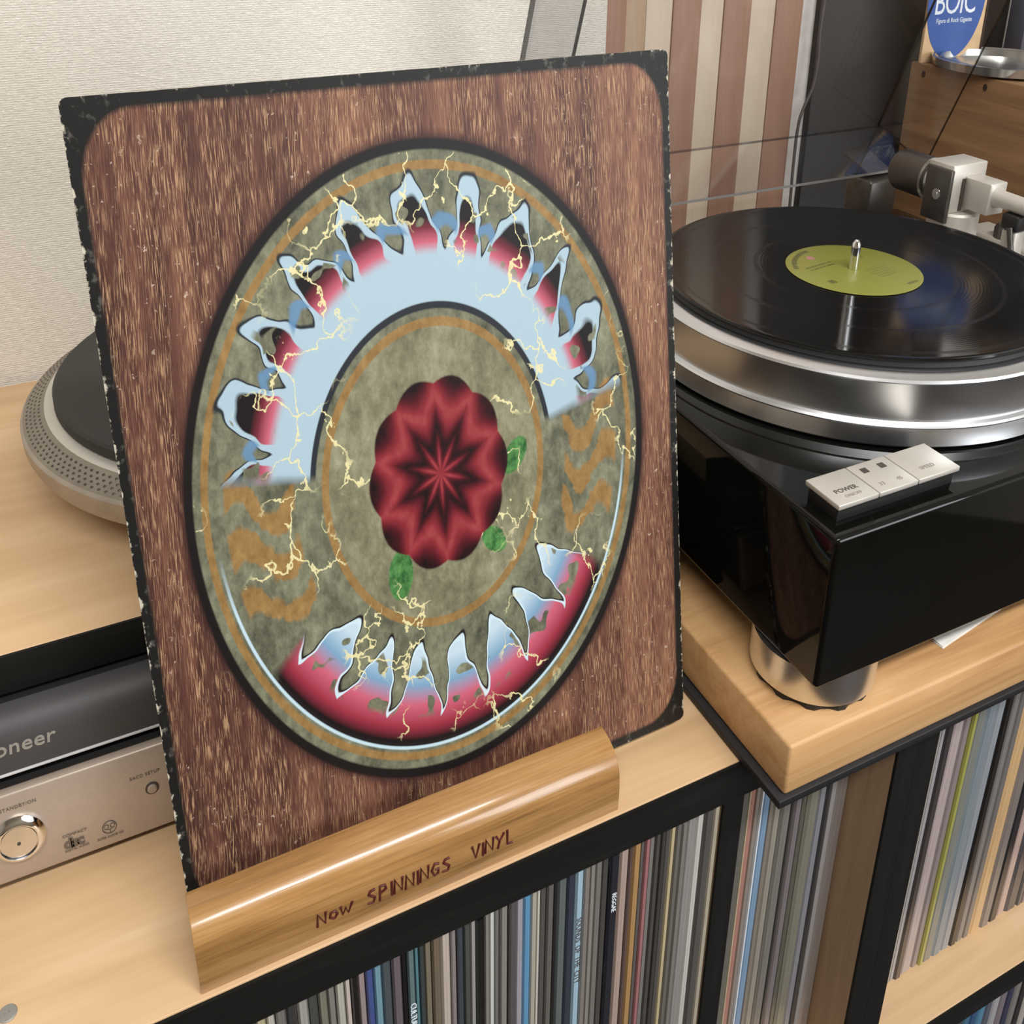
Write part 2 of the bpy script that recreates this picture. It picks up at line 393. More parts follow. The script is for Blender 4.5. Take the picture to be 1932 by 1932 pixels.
# ------------------------------------------------------------------ geometry helpers
WO = {}
def finish(o, origin, parent):
    COL.objects.link(o); WO[o.name] = Vector(origin)
    if parent is not None:
        o.parent = parent; o.location = Vector(origin) - WO[parent.name]
    else: o.location = origin
    return o
def mesh_obj(name, verts, faces, mat, parent=None, smooth=False, origin=None, fmat=None, mats=None, sharp=0.6):
    vs = [Vector(v) for v in verts]
    if origin is None:
        origin = Vector(((min(v.x for v in vs) + max(v.x for v in vs)) / 2, (min(v.y for v in vs) + max(v.y for v in vs)) / 2, min(v.z for v in vs)))
    origin = Vector(origin)
    me = bpy.data.meshes.new(name)
    me.from_pydata([v - origin for v in vs], [], faces)
    for mm in (mats or [mat]): me.materials.append(MT[mm])
    if fmat: me.polygons.foreach_set('material_index', fmat)
    if smooth:
        me.polygons.foreach_set('use_smooth', [True] * len(me.polygons))
        me.set_sharp_from_angle(angle=sharp)
    me.update()
    o = bpy.data.objects.new(name, me)
    return finish(o, origin, parent)
def thing(name, origin, label, cat, group=None):
    o = bpy.data.objects.new(name, None); o.empty_display_size = 0.02
    finish(o, origin, None); return tag(o, label, cat, group)
def tag(o, label, cat, group=None):
    o['label'] = label; o['category'] = cat
    if group: o['group'] = group
    return o
def structure(o): o['kind'] = 'structure'; return o
def bvl(verts, faces, off, seg=2, minang=0.5):
    bm = bmesh.new()
    vv = [bm.verts.new(v) for v in verts]
    for f in faces: bm.faces.new([vv[i] for i in f])
    bmesh.ops.recalc_face_normals(bm, faces=bm.faces)
    if off > 0:
        es = [e for e in bm.edges if len(e.link_faces) == 2 and e.calc_face_angle(0) > minang]
        bmesh.ops.bevel(bm, geom=es, offset=off, segments=seg, affect='EDGES', profile=0.5, clamp_overlap=True)
    bm.verts.index_update()
    r = [v.co.copy() for v in bm.verts], [[v.index for v in f.verts] for f in bm.faces]
    bm.free(); return r
BF = [(0, 1, 3, 2), (4, 6, 7, 5), (0, 4, 5, 1), (2, 3, 7, 6), (0, 2, 6, 4), (1, 5, 7, 3)]
def boxvf(x0, x1, y0, y1, z0, z1):
    return [(x, y, z) for x in (x0, x1) for y in (y0, y1) for z in (z0, z1)], BF
def box(name, mat, x0, x1, y0, y1, z0, z1, bevel=0.0, parent=None, xf=None, seg=2):
    v, f = boxvf(x0, x1, y0, y1, z0, z1); v, f = bvl(v, f, bevel, seg)
    if xf: v = [xf(Vector(q)) for q in v]
    return mesh_obj(name, v, f, mat, parent, smooth=bevel > 0, sharp=1.2 if bevel > 0 else 0.6)
def lathe(name, mat, prof, cx, cy, parent=None, seg=96, smooth=True, fmat=None, mats=None, zs=1.0):
    v, f, fm = [], [], []
    n = len(prof)
    for i in range(seg):
        t = 2 * math.pi * i / seg
        for r, z in prof: v.append((cx + r * math.cos(t), cy + r * math.sin(t), z))
    for i in range(seg):
        j = (i + 1) % seg
        for k in range(n - 1):
            f.append((i * n + k, j * n + k, j * n + k + 1, i * n + k + 1)); fm.append(fmat[k] if fmat else 0)
    f.append([i * n for i in range(seg)][::-1]); fm.append(fmat[0] if fmat else 0)
    f.append([i * n + n - 1 for i in range(seg)]); fm.append(fmat[-1] if fmat else 0)
    return mesh_obj(name, v, f, mat, parent, smooth, fmat=fm if fmat else None, mats=mats)
def cyl_axis(name, mat, p0, p1, prof, parent=None, seg=40, zs=1.0, mats=None, fmat=None):
    """solid of revolution about p0->p1; prof = (fraction along, radius)"""
    p0, p1 = Vector(p0), Vector(p1); d = (p1 - p0); L = d.length; d.normalize()
    a1 = d.orthogonal().normalized()
    if abs(d.z) < 0.9: a1 = Vector((0, 0, 1)).cross(d).normalized()
    a2 = d.cross(a1)
    v, f, fm = [], [], []; n = len(prof)
    for i in range(seg):
        t = 2 * math.pi * i / seg
        for s, r in prof: v.append(p0 + d * (L * s) + a1 * (r * math.cos(t)) + a2 * (r * zs * math.sin(t)))
    for i in range(seg):
        j = (i + 1) % seg
        for k in range(n - 1): f.append((i * n + k, j * n + k, j * n + k + 1, i * n + k + 1)); fm.append(fmat[k] if fmat else 0)
    f.append([i * n for i in range(seg)][::-1]); f.append([i * n + n - 1 for i in range(seg)]); fm += [fmat[0] if fmat else 0, fmat[-1] if fmat else 0]
    return mesh_obj(name, v, f, mat, parent, True, mats=mats, fmat=fm if fmat else None)
def curve_mesh(cu):
    o = bpy.data.objects.new('tmp', cu); COL.objects.link(o)
    dg = bpy.context.evaluated_depsgraph_get()
    me = bpy.data.meshes.new_from_object(o.evaluated_get(dg))
    vs = [v.co.copy() for v in me.vertices]; fs = [list(p.vertices) for p in me.polygons]
    bpy.data.objects.remove(o); bpy.data.curves.remove(cu); bpy.data.meshes.remove(me)
    return vs, fs
def text(name, body, size, mat, at, xd, ud, parent=None, align='LEFT', thick=0.0002, bold=0.0, sy=1.0, shear=0.0, space=1.0):
    cu = bpy.data.curves.new('t', 'FONT'); cu.body = body; cu.size = size; cu.align_x = align
    cu.extrude = thick; cu.offset = bold; cu.resolution_u = 3; cu.shear = shear; cu.space_character = space
    vs, fs = curve_mesh(cu)
    xd, ud = Vector(xd).normalized(), Vector(ud).normalized(); n = xd.cross(ud)
    return mesh_obj(name, [Vector(at) + xd * v.x + ud * (v.y * sy) + n * v.z for v in vs], fs, mat, parent)
def tube(name, mat, lines_, r, parent=None, res=2, flat=None, cyclic=False):
    cu = bpy.data.curves.new('c', 'CURVE'); cu.dimensions = '3D'; cu.bevel_depth = r; cu.bevel_resolution = res; cu.use_fill_caps = True
    for pts in lines_:
        sp = cu.splines.new('POLY'); sp.points.add(len(pts) - 1)
        for q, p in zip(sp.points, pts): q.co = (*p, 1)
    vs, fs = curve_mesh(cu)
    return mesh_obj(name, vs, fs, mat, parent, True, sharp=1.2)
def extrude_x(name, mat, prof, x0, x1, parent=None, bevel=0.0, smooth=True, sharp=0.35):
    n = len(prof)
    v = [(x0, y, z) for y, z in prof] + [(x1, y, z) for y, z in prof]
    f = [list(range(n)), list(range(2 * n - 1, n - 1, -1))] + [(i, i + n, (i + 1) % n + n, (i + 1) % n) for i in range(n)]
    v, f = bvl(v, f, 0) if bevel == 0 else bvl(v, f, bevel, 2, 0.9)
    return mesh_obj(name, v, f, mat, parent, smooth, sharp=sharp)

# ================================================================== the room
ZF, ZC = -1.25, 2.15
structure(box('floor', 'floor', -2.3, 2.4, -3.0, 0.75, ZF - 0.05, ZF))
structure(box('ceiling', 'ceiling', -2.3, 2.4, -3.0, 0.75, ZC, ZC + 0.05))
structure(box('wall_back', 'wallpaper', -2.3, 0.474, 0.42, 0.60, ZF, ZC))
structure(box('wall_recess', 'paint', 0.474, 2.4, 0.507, 0.60, ZF, ZC))
structure(box('wall_left', 'room_tan', -2.36, -2.3, -3.0, 0.66, ZF, ZC))
structure(box('wall_front', 'room_tan', -2.3, 2.4, -3.06, -3.0, ZF, ZC))
structure(box('wall_right', 'paint', 2.4, 2.46, -3.0, 0.66, ZF, ZC))

# ================================================================== record cabinets
YF = -0.031
ZT = -0.031       # underside of the top board
ZL = -0.44        # top of the lower board
def cabinet(x0, x1, dividers, label, bot_edge=True):
    t = thing('record_cabinet', ((x0 + x1) / 2, 0.17, ZF), label, 'cabinet')
    box('top_board', 'beech', x0, x1, YF + 0.001, 0.405, ZT, 0, 0.0006, t)
    e = box('front_edging', 'blackwood', x0, x1, YF - 0.0008, YF + 0.001, ZT, -0.0012, 0.0, t)
    box('middle_board', 'beech', x0, x1, YF + 0.001, 0.40, ZL - 0.031, ZL, 0.0006, t)
    box('board_edging', 'blackwood', x0, x1, YF - 0.0008, YF + 0.001, ZL - 0.031, ZL - 0.0012, 0.0, t)
    box('back_panel', 'sidewood', x0, x1, 0.40, 0.406, ZF + 0.02, ZT, 0, t)
    box('lower_board', 'beech', x0, x1, YF + 0.001, 0.40, -0.911, -0.880, 0.0006, t)
    box('bottom_board', 'beech', x0, x1, YF + 0.001, 0.40, ZF + 0.02, ZF + 0.05, 0.0006, t)
    box('plinth', 'blackwood', x0, x1, YF + 0.02, 0.40, ZF, ZF + 0.02, 0.0, t)
    for a_, b_ in dividers:
        for z0, z1 in ((ZL, ZT), (-0.880, ZL - 0.031), (ZF + 0.05, -0.911)):
            d = box('side_panel', 'sidewood', a_, b_, YF + 0.002, 0.40, z0, z1, 0, t)
            box('panel_edging', 'blackwood_z', a_, b_, YF - 0.0004, YF + 0.002, z0, z1, 0, d)
    return t
cab1 = cabinet(-0.42, 0.4955, [(-0.42, -0.40), (0.3187, 0.3345), (0.4752, 0.4955)], 'pale wood record cabinet with black edging under the picture sleeve')
cab2 = cabinet(0.4957, 1.42, [(0.4957, 0.5160), (0.80, 0.815), (1.40, 1.42)], 'pale wood record cabinet with black edging under the right of the turntable')
# the silver cam cover on the left of the shelf top
sc = lathe('screw_cover', 'screw_grey', [(0.0001, 0.0), (0.0044, 0.0), (0.0044, 0.0005), (0.0040, 0.0009), (0.0012, 0.0009), (0.0010, 0.0004), (0.0001, 0.0004)], -0.0877, 0.0045, seg=32)
tag(sc, 'small round metal screw cover on the shelf top at lower left', 'screw cover')

# ================================================================== records
recm = None
def unit_record():
    v, f = boxvf(-0.5, 0.5, 0, 1, 0, 1)
    me = bpy.data.meshes.new('record_sleeve')
    # spine slightly rounded: two extra edge loops at the front
    vs = []; pr = [(-0.5, 0.006), (-0.32, 0.0), (0.32, 0.0), (0.5, 0.006), (0.5, 1), (-0.5, 1)]
    n = len(pr)
    vs = [(x, y, 0) for x, y in pr] + [(x, y, 1) for x, y in pr]
    fs = [list(range(n))[::-1], list(range(n, 2 * n))] + [(i, (i + 1) % n, (i + 1) % n + n, i + n) for i in range(n)]
    me.from_pydata(vs, [], fs); me.materials.append(MT['spine']); me.update(); return me
RM = unit_record()
def ordinal(n):
    return str(n) + ('th' if 10 <= n % 100 <= 20 else {1: 'st', 2: 'nd', 3: 'rd'}.get(n % 10, 'th'))
PAL = [('mid grey', srgb(128, 126, 122), 6), ('light grey', srgb(176, 174, 168), 5), ('charcoal', srgb(58, 58, 58), 5), ('black', srgb(26, 26, 28), 3),
       ('off white', srgb(206, 202, 192), 3), ('taupe', srgb(132, 122, 108), 3), ('slate', srgb(88, 94, 100), 3), ('mauve grey', srgb(140, 128, 132), 2), ('cream', srgb(204, 192, 156), 1)]
BAG = [p for p in PAL for _ in range(p[2])]
LIST_A = [(0.0501, 0.055, 'charcoal', (70,72,70)), (0.055, 0.0602, 'mottled olive grey', (120,118,106)), (0.0602, 0.0644, 'mid grey', (126,124,118)), (0.0647, 0.0698, 'pale grey', (176,174,164)), (0.0698, 0.0729, 'worn off white', (196,184,176)), (0.0729, 0.0769, 'black', (20,20,20)), (0.0769, 0.0813, 'mauve grey', (150,136,136)), (0.0813, 0.0857, 'royal blue', (66,82,138)), (0.0857, 0.0905, 'pale teal', (112,150,166)), (0.0905, 0.0962, 'dark slate', (72,80,84)), (0.0962, 0.102, 'dull mauve', (104,94,98)), (0.102, 0.1051, 'black', (14,14,14)), (0.1051, 0.1094, 'olive lettered', (96,116,120)), (0.1094, 0.1119, 'teal', (84,124,134)), (0.1119, 0.1154, 'dark slate green', (56,64,64)), (0.1154, 0.1199, 'taupe', (120,112,96)), (0.1199, 0.1253, 'brown taupe', (110,98,82)), (0.1253, 0.1315, 'pale beige', (186,174,164)), (0.1315, 0.1348, 'mauve grey', (136,128,130)), (0.1348, 0.1388, 'dark blue grey', (60,66,76)), (0.1388, 0.1432, 'charcoal', (74,76,74)), (0.1432, 0.1466, 'light grey', (150,150,146)), (0.1466, 0.1518, 'black', (18,18,18)), (0.1518, 0.1549, 'mid grey', (128,128,122)), (0.1549, 0.1583, 'bright off white', (196,198,194)), (0.1583, 0.1615, 'mid grey', (110,110,106)), (0.1626, 0.1679, 'ash grey', (134,132,126)), (0.1679, 0.1722, 'charcoal', (84,82,84)), (0.1722, 0.1773, 'lavender grey', (156,154,164)), (0.1769, 0.1819, 'bright blue', (92,146,186)), (0.1819, 0.1861, 'cream grey', (170,164,150)), (0.1861, 0.1883, 'off white', (196,192,184)), (0.1883, 0.1926, 'dark grey', (80,78,76)), (0.1926, 0.1974, 'mid dark grey', (98,96,92)), (0.1974, 0.2003, 'black', (24,26,28)), (0.2003, 0.207, 'slate green', (92,102,102)), (0.207, 0.2123, 'navy', (50,54,70)), (0.2123, 0.2176, 'pale blue lettered', (158,188,206)), (0.2176, 0.2219, 'warm grey', (128,122,116)), (0.2219, 0.2257, 'mid grey', (134,132,126)), (0.2257, 0.2308, 'ash grey', (116,114,110)), (0.2308, 0.236, 'charcoal', (70,68,66)), (0.236, 0.2432, 'black lettered', (28,32,42)), (0.2432, 0.2501, 'dusty pink', (170,150,140)), (0.2501, 0.2526, 'dark mauve', (92,74,72)), (0.2526, 0.258, 'tan', (170,134,88)), (0.258, 0.2613, 'dark grey', (90,88,86)), (0.2613, 0.2647, 'rose', (160,108,112)), (0.2647, 0.2689, 'worn monochrome', (120,118,114)), (0.2689, 0.2727, 'charcoal', (72,72,72)), (0.2727, 0.2766, 'scuffed black', (60,58,56)), (0.2766, 0.2809, 'charcoal', (78,76,74)), (0.2809, 0.2844, 'cream', (190,176,140)), (0.2844, 0.2884, 'mid grey', (104,102,98)), (0.2884, 0.2924, 'ash grey', (124,120,116)), (0.2924, 0.3005, 'pale grey', (140,138,136)), (0.3005, 0.3064, 'off white', (190,188,184)), (0.3064, 0.3137, 'dark grey', (82,80,78)), (0.3137, 0.3193, 'cream grey', (176,168,150))]
LIST_B = [(0.3629, 0.3674, 'lilac grey', (146,142,150)), (0.3674, 0.374, 'olive grey', (100,100,94)), (0.374, 0.3755, 'cream', (196,184,156)), (0.3755, 0.3816, 'rust', (168,122,110)), (0.3816, 0.3863, 'taupe', (140,130,122)), (0.3863, 0.3884, 'white', (222,230,238)), (0.3884, 0.3957, 'sky blue', (122,152,182)), (0.3957, 0.4005, 'taupe', (130,122,112)), (0.4005, 0.4079, 'pale lettered', (146,142,132)), (0.4079, 0.4177, 'mid grey', (118,116,112)), (0.4177, 0.4204, 'dark', (60,60,58)), (0.4204, 0.4276, 'mauve grey', (118,112,116)), (0.4276, 0.4337, 'dark olive', (86,86,78)), (0.4337, 0.4451, 'olive grey', (122,122,110)), (0.4451, 0.4525, 'blue grey', (132,134,142)), (0.4525, 0.4566, 'charcoal', (60,62,66)), (0.4566, 0.463, 'light grey', (164,164,166)), (0.463, 0.4743, 'pale grey bagged', (146,140,138))]
LIST_C = [(0.5788, 0.5843, 'silver grey', (160,160,164)), (0.5843, 0.5927, 'black marked', (60,56,58)), (0.5927, 0.6069, 'pink grey', (178,164,164)), (0.6069, 0.6149, 'mauve grey', (140,130,132)), (0.6149, 0.62, 'yellow green', (164,164,86)), (0.62, 0.6325, 'grey green', (126,130,124)), (0.6325, 0.6445, 'blue grey', (128,140,148)), (0.6445, 0.6559, 'pale blue grey', (146,152,160)), (0.6559, 0.6644, 'black', (26,26,28)), (0.6644, 0.673, 'ash grey', (128,124,122)), (0.673, 0.6817, 'mid grey', (112,110,108)), (0.6817, 0.6969, 'apricot', (208,172,126)), (0.6969, 0.7092, 'taupe grey', (128,120,116)), (0.7092, 0.7208, 'black', (36,36,44)), (0.7208, 0.7326, 'pale pink', (190,166,158)), (0.7326, 0.7489, 'charcoal', (78,76,80))]

def explicit(lst, yf, bay, group, lo, hi, anchor):
    """records with the widths and colours read off the photograph, padded with plain ones to both ends of the bay"""
    rows = [list(r) for r in lst]
    def pad(x0, x1):
        out_ = []; xs_ = x0
        while x1 - xs_ > 0.003:
            wd_ = random.uniform(0.004, 0.0068)
            if x1 - xs_ - wd_ < 0.003: wd_ = x1 - xs_
            p_ = random.choice(BAG); c_ = tuple(int(255 * (v_ ** (1 / 2.2)) * 0.9) for v_ in p_[1])
            out_.append([xs_, xs_ + wd_, p_[0], c_]); xs_ += wd_
        return out_
    rows = pad(lo, rows[0][0]) + rows + pad(rows[-1][1], hi)
    out = []
    for x0_, x1_, nm, c in rows:
        x1_ = min(x1_, hi)
        o = bpy.data.objects.new('record_sleeve', RM); COL.objects.link(o)
        o.scale = (x1_ - x0_ - 0.0003, random.uniform(0.296, 0.306), random.uniform(0.4040, 0.4068))
        o.location = ((x0_ + x1_) / 2, yf + random.uniform(0, 0.002), ZL + 0.0002)
        c = srgb(*c); o.color = (c[0], c[1], c[2], 1)
        out.append((o, nm))
    n_ = len(out)
    for j_, (o, nm) in enumerate(out):
        k_ = n_ - j_ if anchor == 'right' else j_ + 1
        tag(o, '%s record spine, %s from the %s' % (nm, ordinal(k_), bay), 'record', group)
    return out
recA = explicit(LIST_A, -0.0302, 'divider in the bay under the sleeve', 'records in the bay under the picture sleeve', -0.02, 0.3184, 'right')
recB = explicit(LIST_B, 0.0045, 'left side of the middle bay', 'records in the middle bay', 0.3348, 0.4748, 'left')
recC = explicit(LIST_C, 0.009, 'left side of the right bay', 'records in the right bay', 0.5165, 0.7995, 'left')
# spine lettering, joined to the record it is printed on
def spine_print(recs, xc, body, mat, z, size, name='spine_print', plate=None):
    o = min(recs, key=lambda r: abs(r[0].location.x - xc))[0]
    s = o.scale
    cu = bpy.data.curves.new('t', 'FONT'); cu.body = body; cu.size = size; cu.extrude = 0.0001; cu.align_y = 'CENTER'; cu.resolution_u = 2
    vs, fs = curve_mesh(cu)
    me = bpy.data.meshes.new(name)
    # reads downwards: text x -> -z, text y -> +x ; in the record's own unit space
    me.from_pydata([((v.y) / s[0], (-0.00012 - v.z) / s[1], (z - ZL - v.x) / s[2]) for v in vs], [], fs)
    me.materials.append(MT[mat]); me.update()
    p = bpy.data.objects.new(name, me); COL.objects.link(p); p.parent = o
    return p
spine_print(recA, 0.1071, 'CULTURE', 'white_print', -0.079, 0.0052)
spine_print(recA, 0.2150, 'SOUNDS  OF  THE  CITY', 'ink_dark', -0.075, 0.0055)
spine_print(recA, 0.2405, 'REGGAE', 'white_print', -0.068, 0.0045)
# lower shelf of the right cabinet: a few sleeves seen below the middle board
low = []
_x = 0.640
for nm, c in (('charcoal', (66, 66, 74)), ('teal', (62, 112, 140)), ('deep blue', (50, 88, 130)), ('teal blue', (84, 138, 168)), ('slate', (88, 94, 110)), ('pale grey', (170, 170, 176)), ('mauve grey', (126, 118, 124)), ('navy', (52, 56, 84)), ('mid grey', (130, 128, 126)), ('black', (40, 40, 44)), ('light grey', (180, 176, 170)), ('dark slate', (70, 74, 80))):
    low.append((_x, 0.0098, nm, srgb(*c))); _x += 0.0102
for j, (xc, wd, nm, c) in enumerate(low):
    o = bpy.data.objects.new('record_sleeve', RM); COL.objects.link(o)
    o.scale = (wd, 0.30, 0.404); o.location = (xc, -0.027, -0.8798); o.color = (*c, 1)
    tag(o, '%s record spine below the middle board at bottom right, %s of that row' % (nm, ordinal(j + 1)), 'record', 'records in the lower right bay')

# ================================================================== sleeve stand and the picture sleeve
st = thing('sleeve_stand', (0.12, -0.012, 0), 'varnished oak display stand holding the picture sleeve, hand lettered on its front', 'stand')
prof = [(0.0035, 0.0), (0.0035, 0.0385), (0.0015, 0.0425), (-0.004, 0.0436), (-0.010, 0.0434), (-0.0145, 0.0424), (-0.0185, 0.0407), (-0.0215, 0.0386), (-0.0240, 0.0357), (-0.0258, 0.0320), (-0.0268, 0.0275), (-0.0274, 0.0220), (-0.0276, 0.0150), (-0.0274, 0.0)]
prof = [(y - 0.0065 if y > -0.003 else y, z) for y, z in prof]
extrude_x('front_rail', 'stand', prof, -0.0010, 0.2405, st, bevel=0.0005, sharp=0.5)
box('base_plate', 'stand', 0.004, 0.236, -0.0032, 0.040, 0.0, 0.0052, 0.0004, st)
box('back_rail', 'stand', 0.004, 0.236, 0.0146, 0.030, 0.0054, 0.036, 0.002, st)
LET = {
 'N': [[(0, 0), (0.06, 1), (0.5, 0.05), (0.56, 1)]], 'O': [[(0.3, 0.2), (0.05, 0.4), (0.12, 0.75), (0.4, 0.8), (0.52, 0.5), (0.36, 0.22), (0.26, 0.22)]],
 'W': [[(0, 0.95), (0.1, 0.2), (0.32, 0.7), (0.46, 0.2), (0.75, 0.98)]], 'S': [[(0.5, 0.95), (0.2, 0.92), (0.08, 0.7), (0.3, 0.52), (0.48, 0.34), (0.36, 0.06), (0.0, 0.1)]],
 'P': [[(0.04, -0.1), (0.08, 0.95), (0.4, 0.92), (0.46, 0.62), (0.1, 0.45)]], 'I': [[(0.08, 0), (0.1, 1)]],
 'G': [[(0.5, 0.85), (0.24, 0.95), (0.02, 0.5), (0.2, 0.08), (0.46, 0.2), (0.48, 0.5), (0.26, 0.48)]], 'V': [[(0, 1), (0.24, 0.02), (0.5, 1)]],
 'Y': [[(0, 0.95), (0.26, 0.5), (0.56, 1)], [(0.26, 0.5), (0.14, -0.05)]], 'L': [[(0.06, 1.15), (0.06, 0.1), (0.42, 0.06)]]}
ADV = {'I': 0.24, 'W': 0.92, 'V': 0.66}
def hand(words):
    ls = []
    for body, x0, z0, hgt, wd in words:
        xx = x0
        for i, ch_ in enumerate(body):
            dz = random.uniform(-0.0005, 0.0005)
            for s in LET[ch_]:
                ls.append([(xx + p[0] * wd, -0.0277, z0 + dz + p[1] * hgt) for p in s])
            xx += (ADV.get(ch_, 0.74)) * wd
    return ls
tube('hand_lettering', 'marker', hand([('NOW', 0.0585, 0.0125, 0.0085, 0.0085), ('SPINNINGS', 0.0855, 0.0125, 0.0100, 0.0086), ('VINYL', 0.1455, 0.0125, 0.0098, 0.0088)]), 0.00072, st)

A = Vector((0.3106, 0.0071, 0)); B = Vector((-0.0014, 0.0654, 0.4301)); O = Vector((0, 0, 0.0062))
NRM = A.cross(B).normalized()     # towards the viewer (-y)
def SP(u, v, d=0.0): return O + A * u + B * v + NRM * d
sl = thing('picture_sleeve', (0.155, 0.004, 0.0062), 'wood pattern picture sleeve with round stone disc print standing on the oak stand', 'record sleeve')
def board(name, d0, d1, front, bow=0.0, ins=0.0):
    # rounded-corner card; the front face carries the print
    rc, ns = 0.012, 5
    loop = []
    for cx, cy, a0 in ((1 - rc, 1 - rc, 0), (rc, 1 - rc, 90), (rc, rc, 180), (1 - rc, rc, 270)):
        for i in range(ns + 1):
            t = R_(a0 + 90 * i / ns); loop.append((cx + rc * math.cos(t), cy + rc * 0.72 * math.sin(t)))
    loop = [(ins + u * (1 - 2 * ins), v) for u, v in loop]
    n = len(loop)
    vs = [SP(u, v, d1) for u, v in loop] + [SP(u, v, d0) for u, v in loop]
    fs = [list(range(n)), list(range(2 * n - 1, n - 1, -1))] + [(i, i + n, (i + 1) % n + n, (i + 1) % n) for i in range(n)]
    fm = [0, 1] + [2] * n
    o = mesh_obj(name, vs, fs, None, sl, mats=[front, 'card_black', 'card_edge'], fmat=fm)
    uv = o.data.uv_layers.new(name='UVMap')
    for p in o.data.polygons:
        for li, vi in zip(p.loop_indices, p.vertices): uv.data[li].uv = loop[vi % n]
    return o
board('front_cover', -0.0014, 0.0, 'print')
board('back_cover', -0.0042, -0.0016, 'card_black', ins=0.0008)

# ================================================================== riser shelf, players, loose platter
rs = thing('riser_shelf', (0.0, 0.25, 0), 'pale wood riser shelf with black front edge above the disc players', 'shelf')
box('shelf_board', 'beech', -0.36, 0.310, 0.0955, 0.412, 0.1135, 0.138, 0.0006, rs)
box('front_edging', 'blackwood', -0.36, 0.310, 0.0940, 0.0955, 0.1135, 0.1378, 0.0004, rs)
box('side_panel', 'blackwood_z', 0.294, 0.310, 0.0955, 0.412, 0.0, 0.1135, 0, rs)
box('side_panel', 'blackwood_z', -0.36, -0.344, 0.0955, 0.412, 0.0, 0.1135, 0, rs)

pl_ = thing('silver_disc_player', (0.085, 0.22, 0), 'champagne silver super audio disc player with round chrome power knob on the shelf', 'disc player')
YP = 0.069
box('front_panel', 'champagne', -0.125, 0.29, YP, YP + 0.006, 0.0102, 0.0704, 0.0012, pl_)
box('chassis', 'matte_black', -0.124, 0.289, YP + 0.006, 0.36, 0.0102, 0.0690, 0.001, pl_)
for fx in (-0.09, 0.255):
    for fy in (0.10, 0.33):
        lathe('foot', 'rubber_black', [(0.0001, 0), (0.014, 0), (0.015, 0.0102), (0.0001, 0.0102)], fx, fy, pl_, 24)
kc = Vector((-0.0765, YP, 0.0395))
kb = cyl_axis('power_knob', 'chrome', kc, kc + Vector((0, -0.004, 0)), [(0, 0.0132), (0.35, 0.0132), (0.7, 0.0118), (1.0, 0.0100), (1.0, 0.0094), (0.5, 0.0092), (0.5, 0.0001)], pl_, 48, zs=1.22)
cyl_axis('knob_cap', 'alu', kc + Vector((0, -0.002, 0)), kc + Vector((0, -0.0042, 0)), [(0, 0.0088), (0.6, 0.0086), (1.0, 0.0012), (1.0, 0.0001)], kb, 32, zs=1.22)
cyl_axis('knob_dot', 'ink_dark', kc + Vector((0, -0.004, 0)), kc + Vector((0, -0.0045, 0)), [(0, 0.0009), (1, 0.0009)], kb, 16, zs=1.2)
bt = cyl_axis('setup_button', 'ink_dark', (-0.0089, YP + 0.0005, 0.0412), (-0.0089, YP - 0.0004, 0.0412), [(0, 0.0036), (1, 0.0036)], pl_, 32, zs=1.2)
cyl_axis('button_cap', 'champagne', (-0.0089, YP, 0.0412), (-0.0089, YP - 0.0016, 0.0412), [(0, 0.0026), (0.7, 0.0026), (1, 0.0020)], bt, 32, zs=1.2)
XD, UD = (1, 0, 0), (0, 0, 1)
text('panel_lettering', 'STANDBY/ON', 0.0026, 'ink_mid', (-0.0650, YP - 0.0002, 0.0600), XD, UD, pl_, 'RIGHT', 0.0001, sy=1.25, space=1.1)
text('panel_lettering', 'SACD SETUP', 0.0026, 'ink_mid', (-0.0195, YP - 0.0002, 0.0515), XD, UD, pl_, 'LEFT', 0.0001, sy=1.25, space=1.1)
# disc logo: three staggered blocks with cut-out lettering, drawn as strokes
text('disc_emblem', 'disc', 0.0085, 'ink_mid', (-0.0570, YP - 0.0003, 0.0195), XD, UD, pl_, 'LEFT', 0.0001, bold=0.00035, sy=1.2, space=0.78)
text('disc_emblem', 'COMPACT', 0.0026, 'ink_mid', (-0.0570, YP - 0.0003, 0.0278), XD, UD, pl_, 'LEFT', 0.0001, sy=1.1)
text('disc_emblem', 'DIGITAL AUDIO', 0.0017, 'ink_mid', (-0.0570, YP - 0.0003, 0.0170), XD, UD, pl_, 'LEFT', 0.0001, sy=1.2)
ec = Vector((-0.0335, YP - 0.0002, 0.0240))
ring = [[(ec.x + 0.0036 * math.cos(t), ec.y, ec.z + 0.0044 * math.sin(t)) for t in [2 * math.pi * i / 28 for i in range(29)]]]
def arc(cx, cz, r, a0, a1): return [(ec.x + cx + r * math.cos(R_(a0 + (a1 - a0) * i / 10)), ec.y, ec.z + cz + 1.2 * r * math.sin(R_(a0 + (a1 - a0) * i / 10))) for i in range(11)]
tube('disc_emblem', 'ink_dark', ring + [arc(-0.0016, 0.0008, 0.0012, -60, 200), arc(0.0016, 0.0008, 0.0012, -20, 240), [(ec.x - 0.0026, ec.y, ec.z - 0.0006), (ec.x, ec.y, ec.z - 0.0018), (ec.x + 0.0026, ec.y, ec.z - 0.0006)], [(ec.x, ec.y, ec.z - 0.0018), (ec.x, ec.y, ec.z - 0.0042)]], 0.00018, pl_, 1)
text('panel_lettering', 'SUPER AUDIO CD', 0.0017, 'ink_mid', (-0.0405, YP - 0.0002, 0.0165), XD, UD, pl_, 'LEFT', 0.0001, sy=1.3)

